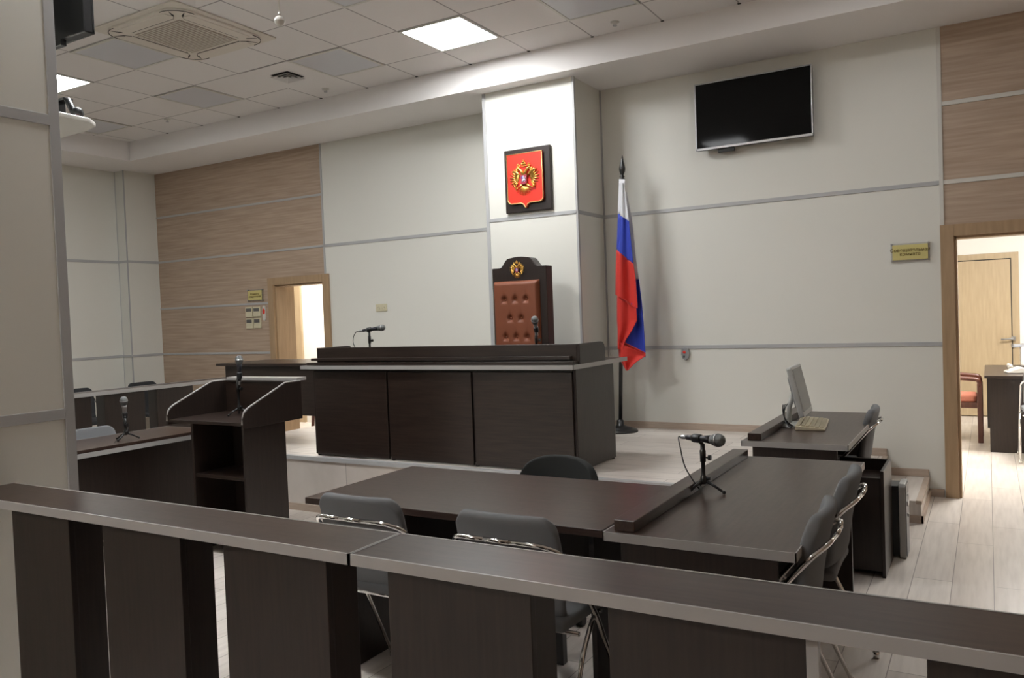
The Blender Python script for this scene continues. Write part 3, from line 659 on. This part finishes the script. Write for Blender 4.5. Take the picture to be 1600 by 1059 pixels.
# clerk's table
t = thing('clerk_table', 'plain dark table in front of the judge desk with grey chairs', 'table', (-1.87, -4.03, 0)); O = (-1.87, -4.03, 0)
b = B(); b.box(*L(O, -2.57, -1.165, -4.39, -3.63, .722, .75)); b.done('tabletop', TOPX, t, bev=.002)
b = B(); b.box(*L(O, -2.40, -1.28, -4.02, -4.0, .30, .722)); b.done('modesty_panel', WENGEV, t)
for x0 in (-2.42, -1.262):
    b = B(); b.prism([(y-O[1], z) for y, z in ((-4.30, .0), (-3.72, 0), (-3.72, .722), (-4.30, .722), (-4.30, .45))], 'x', x0-O[0], x0+.022-O[0]); b.done('side_panel', WENGEV, t, bev=.002)
b = B(); b.box(*L(O, -1.632, -1.592, -3.90, -3.86, 0, .722)); b.done('leg', BLACKM, t, bev=.002)

# public barrier in front
ZB = .92
def barrier(x0, x1, posts, label, x_left_cap=False):
    O = ((x0+x1)/2, -5.31, 0); t = thing('courtroom_barrier', label, 'barrier', O)
    b = B(); b.box(*L(O, x0, x1, -5.405, -5.205, ZB-.028, ZB-.001)); b.done('top_board', TOPX, t)
    b = B(); b.box(*L(O, x0, x1, -5.411, -5.405, ZB-.029, ZB)); b.box(*L(O, x0, x1, -5.205, -5.199, ZB-.029, ZB)); b.box(*L(O, x0, x0+.004, -5.411, -5.199, ZB-.029, ZB)); b.box(*L(O, x1-.004, x1, -5.411, -5.199, ZB-.029, ZB))
    plabel(b.done('edge_band', EDGE, t), 'grey edge band of the rail')
    for (a, c, strip) in posts:
        b = B(); b.box(*L(O, a, c, -5.372, -5.350, 0, ZB-.03)); b.box(*L(O, a+.003, a+.025, -5.35, -5.25, 0, ZB-.03)); b.box(*L(O, c-.025, c-.003, -5.35, -5.25, 0, ZB-.03))
        p = b.done('post', WENGEV, t, bev=.002)
        if strip:
            b = B(); b.box(*L(O, c, c+.022, -5.374, -5.352, 0, ZB-.03)); plabel(b.done('edge_strip', EDGE, p), 'pale vertical edge strip')
    return t
barrier(XNW+.01, -1.400, [(-3.02, -2.675, 0), (-2.486, -2.103, 0), (-1.912, -1.514, 0)], 'left section of the dark slatted barrier rail in the foreground')
barrier(-1.397, 1.2, [(-1.308, -.898, 0), (-.710, -.306, 1), (-.104, .30, 0), (.50, .90, 0)], 'right section of the dark slatted barrier rail in the foreground')
# lower barrier on the far left, running in depth
t = thing('low_barrier', 'dark panelled barrier with grey top rail in front of chairs at far left', 'barrier', (-7.5, -2.5, 0)); O = (-7.5, -2.5, 0)
b = B(); b.box(*L(O, -7.60, -7.40, -5.2, -.55, .895, .918)); b.done('top_board', WENGEY, t)
b = B(); b.box(*L(O, -7.40, -7.392, -5.2, -.55, .885, .922)); b.box(*L(O, -7.608, -7.60, -5.2, -.55, .885, .922)); b.box(*L(O, -7.608, -7.392, -.55, -.542, .885, .922)); plabel(b.done('edge_band', EDGE, t), 'grey edge band of the rail')
def ybar(px): return at(px, 640, x=-7.42).y
edges = [(0, ybar(143)), (ybar(164), ybar(227)), (ybar(246), ybar(303))]
edges[0] = (edges[0][1]-.42, edges[0][1])
for a, c in edges:
    b = B(); b.box(*L(O, -7.44, -7.42, a, c, 0, .89)); b.box(*L(O, -7.56, -7.44, a, a+.022, 0, .89)); b.box(*L(O, -7.56, -7.44, c-.022, c, 0, .89)); b.done('post', WENGEV, t, bev=.002)

# cabinet and computer
t = thing('pedestal_cabinet', 'small dark open-topped pedestal cabinet on the floor under the desk end', 'cabinet', (-.66, -1.97, 0)); O = (-.66, -1.97, 0)
for x0, x1 in ((-.80, -.782), (-.522, -.504)):
    b = B(); b.box(*L(O, x0, x1, -2.17, -1.77, 0, .585 if x0 > -.7 else .585)); b.done('side_panel', WENGEV, t, bev=.002)
b = B(); b.box(*L(O, -.782, -.522, -1.79, -1.77, 0, .585)); b.done('back_panel', WENGEV, t)
b = B(); b.box(*L(O, -.782, -.522, -2.145, -1.79, .50, .518)); b.done('shelf', WENGE, t)
b = B(); b.box(*L(O, -.782, -.522, -2.160, -2.145, .03, .545)); b.done('front_panel', WENGEV, t, bev=.002)
t = thing('computer_tower', 'black computer tower with silver front edge on the floor beside the cabinet', 'computer', (-.64, -1.67, 0)); O = (-.64, -1.67, 0)
b = B(); b.box(*L(O, -.86, -.47, -1.760, -1.590, .012, .425)); b.done('case', BLACKP, t, bev=.004)
b = B(); b.prism(rrect(-.10, .10, .0, .44, .03), 'x', .17, .205); b.done('front_bezel', LGREY, t, bev=.004)
b = B(); b.prism(rrect(-.090, .090, .012, .428, .02), 'x', .204, .209); f_ = b.done('front_panel', mat('tower_front', (.05, .05, .052), .3), t)
b = B(); b.ell((.213, 0, .24), (.004, .012, .012)); b.box(.21, .215, -.04, .04, .30, .325); b.box(.21, .214, -.035, .035, .36, .37); b.done('button', STEEL, f_)
b = B(); b.box(-.05, .05, -.05, .03, .425, .435); plabel(b.done('top_tray', mat('tray_grey', (.16, .16, .16), .5), t, bev=.003), 'small grey recess on top')

# monitor and keyboard
t = thing('computer_monitor', 'light grey flat monitor seen edge-on on the desk by the steps', 'monitor', (-1.07, -1.70, .75)); t.rotation_euler = (0, 0, R(2.5))
T = Matrix.Translation((.05, 0, .225)) @ Matrix.Rotation(R(-13), 4, 'Y')
b = B(); b.prism(rrect(-.18, .18, -.155, .155, .012), 'x', -.016, .016, T); b.done('casing', LGREY, t, bev=.006)
b = B(); b.box(.016, .0175, -.164, .164, -.125, .138, T); b.done('screen', LCD, t)
b = B(); b.prism(rrect(-.12, .12, -.10, .10, .02), 'x', -.034, -.016, T); b.done('rear_shell', mat('rear_grey', (.2, .2, .2), .5), t, bev=.01)
b = B(); b.tube([(-.02, 0, .01), (-.015, 0, .12), (.01, 0, .2)], .016, 10); b.lathe([(.11, 0), (.11, .008), (.09, .016), (.03, .02)], Matrix.Diagonal((.8, 1, 1, 1))); b.done('stand', LGREY, t)
cb = B()
for k in range(3): cb.tube(bez((-.02-.01*k, -.03-.02*k, .14), (-.05, -.08, .1), (-.03, -.12, .01), (.02+.015*k, -.13+.03*k, .006), 12), .0035, 6)
cb.done('cable', BLACKP, t)
kp = [at(a, c, z=.785) for a, c in ((1244, 662), (1261, 649.5), (1287, 652.6), (1275, 669))]
t = thing('keyboard', 'cream keyboard lying in front of the monitor', 'keyboard', (-.955, -1.66, .752)); t.rotation_euler = (0, 0, R(6)); t.location.z = .7505
b = B(); b.prism([(-.085, 0), (.085, 0), (.085, .012), (-.085, .028)], 'y', -.225, .225); b.done('case', KEYC, t, bev=.004)
b = B()
for i in range(6):
    for j in range(18):
        x = -.068+i*.0265; y = -.205+j*.0235; z = .028-(x+.085)*.094
        b.box(x-.010, x+.011, y-.009, y+.010, z-.004, z+.006)
plabel(b.done('keys', mat('keycap_tan', (.40, .345, .235), .5), t), 'block of tan keys')['kind'] = 'stuff'

# ---------------------------------------------------------------- chairs
def chair(name, label, m, loc, rz):
    """stackable chair facing local +y, chrome tube behind the back"""
    t = thing(name, label, 'chair', loc, rz)
    W2 = .205
    def bk(u, v):
        a = (u-.5)*2; z = .465+.375*v
        ww = W2*(1-.06*abs(v-.6))
        # rounded top corners
        x = a*ww; cor = max(0, abs(a)-.78)/.22
        if v > .8: z -= .05*(cor**2.2)*((v-.8)/.2)
        if v < .3: x *= 1-.14*((.3-v)/.3)**2
        y = -.175-.065*v + .032*(a*a) + .012*math.sin(v*PI) + .05*max(0, .15-v)/.15
        return Vector((x, y, z))
    b = B(); b.grid(bk, 14, 12); bb = b.done('backrest', m, t, solid=.042, sub=2)
    def st(u, v):
        a = (u-.5)*2; cor = max(0, abs(a)-.75)/.25
        y = -.18+.42*v; x = a*(.20+.015*v)
        if v > .75: y -= .05*cor**2*((v-.75)/.25)
        return Vector((x, y, .46+.012*math.cos(a*PI/2)-.02*max(0, v-.8)/.2))
    b = B(); b.grid(st, 12, 12); b.done('seat', m, t, solid=.048, sub=2)
    yb, zb = -.258, .752
    for s in (-1, 1):
        b = B(); b.tube(rounded([(s*.04, yb-.004, zb+.003), (s*.17, yb+.008, zb), (s*.216, yb+.05, zb-.03), (s*.223, .02, .45), (s*.235, .24, .012)], .05, 6), .0088, 10)
        b.cyl((s*.235, .24, 0), (s*.235, .24, .03), .013, seg=10); f = b.done('leg', CHROME, t)
        b = B(); b.tube(rounded([(s*.19, .10, .435), (s*.222, -.02, .43), (s*.228, -.10, .36), (s*.232, -.27, .012)], .04, 5), .0088, 10)
        b.cyl((s*.232, -.27, 0), (s*.232, -.27, .03), .013, seg=10); b.done('leg', CHROME, t)
    b = B(); b.tube([(-.05, yb-.004, zb+.003), (.05, yb-.004, zb+.003)], .0088, 10); b.done('back_tube', CHROME, t)
    for yy, zz in ((.10, .43), (-.08, .41)): b = B(); b.tube([(-.205, yy, zz), (.205, yy, zz)], .009, 8); b.done('crossbar', CHROME, t)
    return t
c0 = chair('visitor_chair', 'grey chair with chrome frame at the clerk table, left of the pair', GREYF, (-2.10, -4.37, 0), R(0))
dup(c0, (-1.425, -4.40, 0), R(-1), 'grey chair with chrome frame at the clerk table, right of the pair')
dup(c0, (-.70, -4.125, 0), R(92), 'grey chair at the right side of the large table, nearest the viewer')
dup(c0, (-.70, -3.50, 0), R(91), 'grey chair at the right side of the large table, farther one')
dup(c0, (-.86, -1.34, 0), R(92), 'grey chair behind the monitor desk')
dup(c0, (-5.56, -3.36, 0), R(-88), 'grey-blue chair behind the left table beside the near wall').scale = (1, 1, .94)
k1 = dup(c0, (-9.05, -1.35, 0), R(-90), 'dark chair by the left wall, nearer the near wall')
k2 = dup(c0, (-9.05, -.48, 0), R(-90), 'dark chair in the far left corner by the wood cladding')
DGREYF = mat('dark_grey_fabric', (.035, .037, .04), .9, bump=(700, .5))
for root in (k1, k2):
    for o in [q for q in D.objects if q.parent == root and q.data and q.data.materials and q.data.materials[0] == GREYF]:
        o.data = o.data.copy(); o.data.materials[0] = DGREYF
# black office chair
t = thing('office_chair', 'black round-backed office chair behind the clerk table', 'office chair', (-1.972, -3.34, 0), R(180))
def ob(u, v):
    a = u*2*PI
    return None
b = B()
def ofn(u, v):
    a = (u-.5)*2; zt = .62+.135*(1-abs(a)**2.6)**.5 if abs(a) < .999 else .62
    z = .44+(zt-.44)*v; wv = .235-(max(0, .35-v))*.15
    return Vector((a*wv, -.19-.05*(z-.44)/.36+.06*a*a, z))
b.grid(ofn, 16, 16); b.done('backrest', BLACKF, t, solid=.05, sub=2)
b = B(); b.prism(rrect(-.23, .23, -.2, .22, .08), 'z', .42, .48); b.done('seat', BLACKF, t, bev=.02, seg=4)
b = B(); b.cyl((0, 0, .08), (0, 0, .40), .025); b.tube([(0, -.02, .42), (0, -.2, .42), (0, -.235, .6)], .02, 8); b.done('column', BLACKP, t)
for k in range(5):
    a = R(72*k+10); b = B(); b.tube([(0, 0, .10), (.27*math.cos(a), .27*math.sin(a), .065)], 0, 8, rr=[.028, .018]); s_ = b.done('base_arm', BLACKP, t)
    b = B(); x, y = .28*math.cos(a), .28*math.sin(a); b.cyl((x-.02, y, .027), (x+.02, y, .027), .027, seg=14); b.done('castor', BLACKP, s_)

# ---------------------------------------------------------------- microphones
def mic_set(base, head, tail, where, vertical=False, body=None, leg_az=(20, 140, 262), legr=.085, cable=None):
    """table tripod at base, microphone running from tail to head (points in the room)"""
    base, head, tail = Vector(base), Vector(head), Vector(tail)
    t = thing('microphone_stand', 'short black tripod stand '+where, 'microphone stand', base)
    clip = tail+(head-tail)*(.35 if not vertical else .25); clip -= base
    for a in leg_az:
        a = R(a); b = B(); b.tube([(0, 0, .052), (legr*.5*math.cos(a), legr*.5*math.sin(a), .032), (legr*math.cos(a), legr*math.sin(a), .007)], 0, 8, rr=[.0075, .006, .0055]); b.ell((legr*math.cos(a), legr*math.sin(a), .008), (.008, .008, .008)); b.done('leg', BLACKM, t)
    topz = clip.z-.02
    b = B(); b.lathe([(.013, .035), (.015, .045), (.013, .065), (.0085, .072), (.0085, topz*.62), (.012, topz*.63), (.0125, topz*.86), (.0095, topz*.88), (.0095, topz)]); b.done('pole', BLACKM, t)
    b = B(); b.cyl((.008, 0, topz*.72), (.030, -.004, topz*.72), .0035, seg=8); b.cyl((.022, 0, topz*.72), (.034, 0, topz*.72), .011, seg=14); b.cyl((.008, 0, .058), (.03, 0, .058), .007, seg=10); b.done('knob', BLACKM, t)
    ax = (head-tail).normalized(); q = ax.to_track_quat('Z', 'Y').to_matrix().to_4x4()
    b = B(); b.lathe([(.0165, -.022), (.0185, -.015), (.0185, .015), (.0165, .022)], Matrix.Translation(clip) @ q); b.tube([(0, 0, topz-.004), clip*.5+Vector((0, 0, topz*.5)), clip], .008, 8); b.done('clip', BLACKP, t)
    Lh = (head-tail).length
    m = thing('microphone', 'handheld microphone with ball grille '+where, 'microphone', tail)
    MM = q
    b = B(); b.lathe([(.0095, .0), (.011, .004), (.0115, .03), (.0145, Lh*.6), (.0185, Lh-.032)], MM); b.done('handle', body or MICB, m)
    b = B(); b.lathe([(.0185, Lh-.032), (.0225, Lh-.02), (.0255, Lh-.012), (.0268, Lh-.002), (.0255, Lh+.012), (.021, Lh+.022), (.013, Lh+.029), (.003, Lh+.031)], MM, 24); g_ = b.done('grille', MICG, m)
    b = B(); b.lathe([(.0272, Lh-.004), (.0278, Lh), (.0272, Lh+.004)], MM, 24); b.done('ring', STEEL, g_)
    b = B(); b.lathe([(.0085, -.03), (.0095, -.025), (.0095, -.008), (.0085, 0)], MM); plabel(b.done('plug', STEEL, m), 'bright metal plug')
    if cable:
        pts = [q @ Vector((0, 0, -.03))] + [Vector(c)-tail for c in cable]
        P = [pts[0]]
        # smooth through points
        allp = [q @ Vector((0, 0, -.02))]+pts
        for i in range(1, len(allp)-1):
            p0, p1, p2, p3 = allp[i-1], allp[i], allp[i+1], allp[min(i+2, len(allp)-1)]
            for k in range(1, 9):
                u = k/8; P.append(.5*((2*p1)+(-p0+p2)*u+(2*p0-5*p1+4*p2-p3)*u*u+(-p0+3*p1-3*p2+p3)*u**3))
        b = B(); b.tube(P, .003, 6); b.done('cable', BLACKP, m)
    return t
MICB = mat('mic_body', (.02, .02, .026), .33, metal=.4)
MICG = mat('mic_grille', (.20, .21, .21), .38, metal=.7, bump=(1500, .8))
# on the big table
bs = at(1100, 769, z=.751); hd = at(1106, 683.5, y=bs.y-.02); ax = Vector((math.cos(R(-24)), math.sin(R(-24)), .03)); c_ = at(1093, 685, y=bs.y)
mic_set(bs, c_+ax*.095, c_-ax*.07, 'on the large table in the right foreground', leg_az=(-5, 118, 238),
        cable=[c_-ax*.10+Vector((-.012, 0, -.004)), at(1063, 700, y=bs.y+.01), at(1070, 728, y=bs.y), at(1084, 752, y=bs.y-.01), at(1093, 764, y=bs.y-.012)])
# judge desk left and right
c_ = at(576, 515, y=-1.78); ax = Vector((.9, .28, .10)).normalized(); bz = Vector((c_.x+.005, c_.y, 1.166))
mic_set(bz, c_+ax*.115, c_-ax*.055, 'on the left part of the judge desk', cable=[at(556, 519, y=-1.80), at(552, 528, y=-1.8), at(554, 541, y=-1.8), (bz.x-.05, bz.y, 1.17)])
c_ = at(836.5, 517, y=-1.70); hd = at(835.5, 500, y=-1.75)
mic_set((c_.x+.005, -1.70, 1.166), hd, c_+Vector((0, .02, -.01)), 'on the judge desk before the armchair', vertical=True, body=STEEL)
# lectern
bs = at(374, 648, z=.886); bs.y = min(bs.y, -2.98); tp = at(373.5, 562, y=bs.y); tl = at(374, 588, y=bs.y)
mic_set((bs.x, bs.y, .885), tp, tl-Vector((0, 0, .03)), 'in the lectern tray', vertical=True)
# left table
bs = at(197, 687, z=.721); tp = at(193.5, 626, y=bs.y+.0); tl = at(196, 656, y=bs.y+.02)
mic_set(bs, tp, tl, 'on the left table by the near wall', vertical=True, body=STEEL, leg_az=(-70, 60, 190), cable=[tl+Vector((0, .02, -.06)), bs+Vector((-.01, -.02, .03)), at(180, 690, z=.725), at(176, 697, z=.725)])

# ---------------------------------------------------------------- the room behind the right doorway
t = thing('office_desk', 'dark office desk in the room behind the right doorway', 'desk', (.7, 2.9, 0)); O = (.7, 2.9, 0)
b = B(); b.box(*L(O, -.045, 1.45, 2.13, 3.60, .725, .75)); b.done('tabletop', WENGE, t, bev=.002)
b = B(); b.box(*L(O, -.005, 1.40, 2.19, 2.212, 0, .725)); b.done('front_panel', WENGEV, t)
b = B(); b.box(*L(O, -.025, -.004, 2.3, 3.5, .22, .725)); b.done('side_panel', WENGEV, t)
b = B(); b.box(*L(O, .01, .03, 3.45, 3.55, 0, .725)); b.done('leg', WENGEV, t)
# wooden armchair
t = thing('wooden_armchair', 'mahogany armchair with orange seat seen through the right doorway', 'armchair', (-.36, 2.95, 0), 0)
X1, Y0_, Y1_ = .27, -.21, .28
for y, nm in ((Y0_, 'front'), (Y1_, 'rear')):
    b = B(); b.box(X1-.025, X1+.025, y-.02, y+.02, 0, .62 if y == Y0_ else .60); b.done('leg', REDWOOD, t, bev=.006)
for y in (Y0_, Y1_):
    b = B(); b.box(-.29, -.25, y-.02, y+.02, 0, .62); b.done('leg', REDWOOD, t, bev=.006)
for y in (Y0_, Y1_):
    b = B(); b.tube(rounded([(X1, y, .58), (X1-.005, y, .66), (-.1, y, .69), (-.32, y, .70)], .06), .022, 8); b.done('armrest', REDWOOD, t)
b = B(); b.box(-.27, X1-.02, Y0_+.01, Y1_-.01, .36, .42); b.done('seat_frame', REDWOOD, t, bev=.005)
b = B(); b.prism(rrect(-.27, X1-.03, Y0_+.02, Y1_-.02, .04), 'z', .42, .49); b.done('seat', SEAT, t, bev=.02, seg=4)
b = B(); b.box(-.36, -.31, Y0_, Y1_, .45, .95); b.done('backrest', SEAT, t, bev=.02, seg=4)
# grey chair cut by the frame, white telephone and cup on the desk
dup(c0, (.46, 1.90, 0), R(0), 'grey chair cut off by the right edge, inside the right doorway')
p = at(1584, 582, z=.752)
t = thing('telephone', 'white telephone at the edge of the desk in the right doorway', 'telephone', (p.x, p.y, .752), R(10))
b = B(); b.prism([(-.07, 0), (.08, 0), (.08, .05), (.04, .055), (-.07, .015)], 'y', -.09, .09); b.done('body', WHITEP, t, bev=.006)
b = B(); b.tube([(-.03, -.075, .055), (-.035, -.06, .075), (-.035, .06, .075), (-.03, .075, .055)], .014, 10); b.done('handset', WHITEP, t)
p = at(1597, 572, z=.752)
t = thing('desktop_printer', 'white machine with grey lid on the desk at the right edge', 'printer', (p.x+.17, p.y+.15, .752))
b = B(); b.box(-.18, .2, -.15, .15, 0, .22); b.done('body', WHITEP, t, bev=.012)
b = B(); b.prism([(-.25, .20), (.2, .24), (.2, .26), (-.24, .225)], 'y', -.15, .15); b.done('lid', mat('printer_lid', (.25, .26, .28), .4), t, bev=.004)
b = B(); b.box(-.14, .1, -.1, .1, .26, .33); b.done('paper_stack', mat('paper_white', (.8, .8, .78), .7), t, bev=.003)
# chair leg glimpsed in the left doorway
t = thing('wooden_stool', 'dark wooden stool glimpsed low through the left doorway', 'stool', (-7.15, .62, 0))
b = B(); b.prism(rrect(-.17, .17, -.17, .17, .03), 'z', .43, .46); b.done('seat', REDWOOD, t, bev=.005)
for sx in (-1, 1):
    for sy in (-1, 1): b = B(); b.cyl((sx*.15, sy*.15, 0), (sx*.13, sy*.13, .43), .018, .022, 10); b.done('leg', REDWOOD, t)
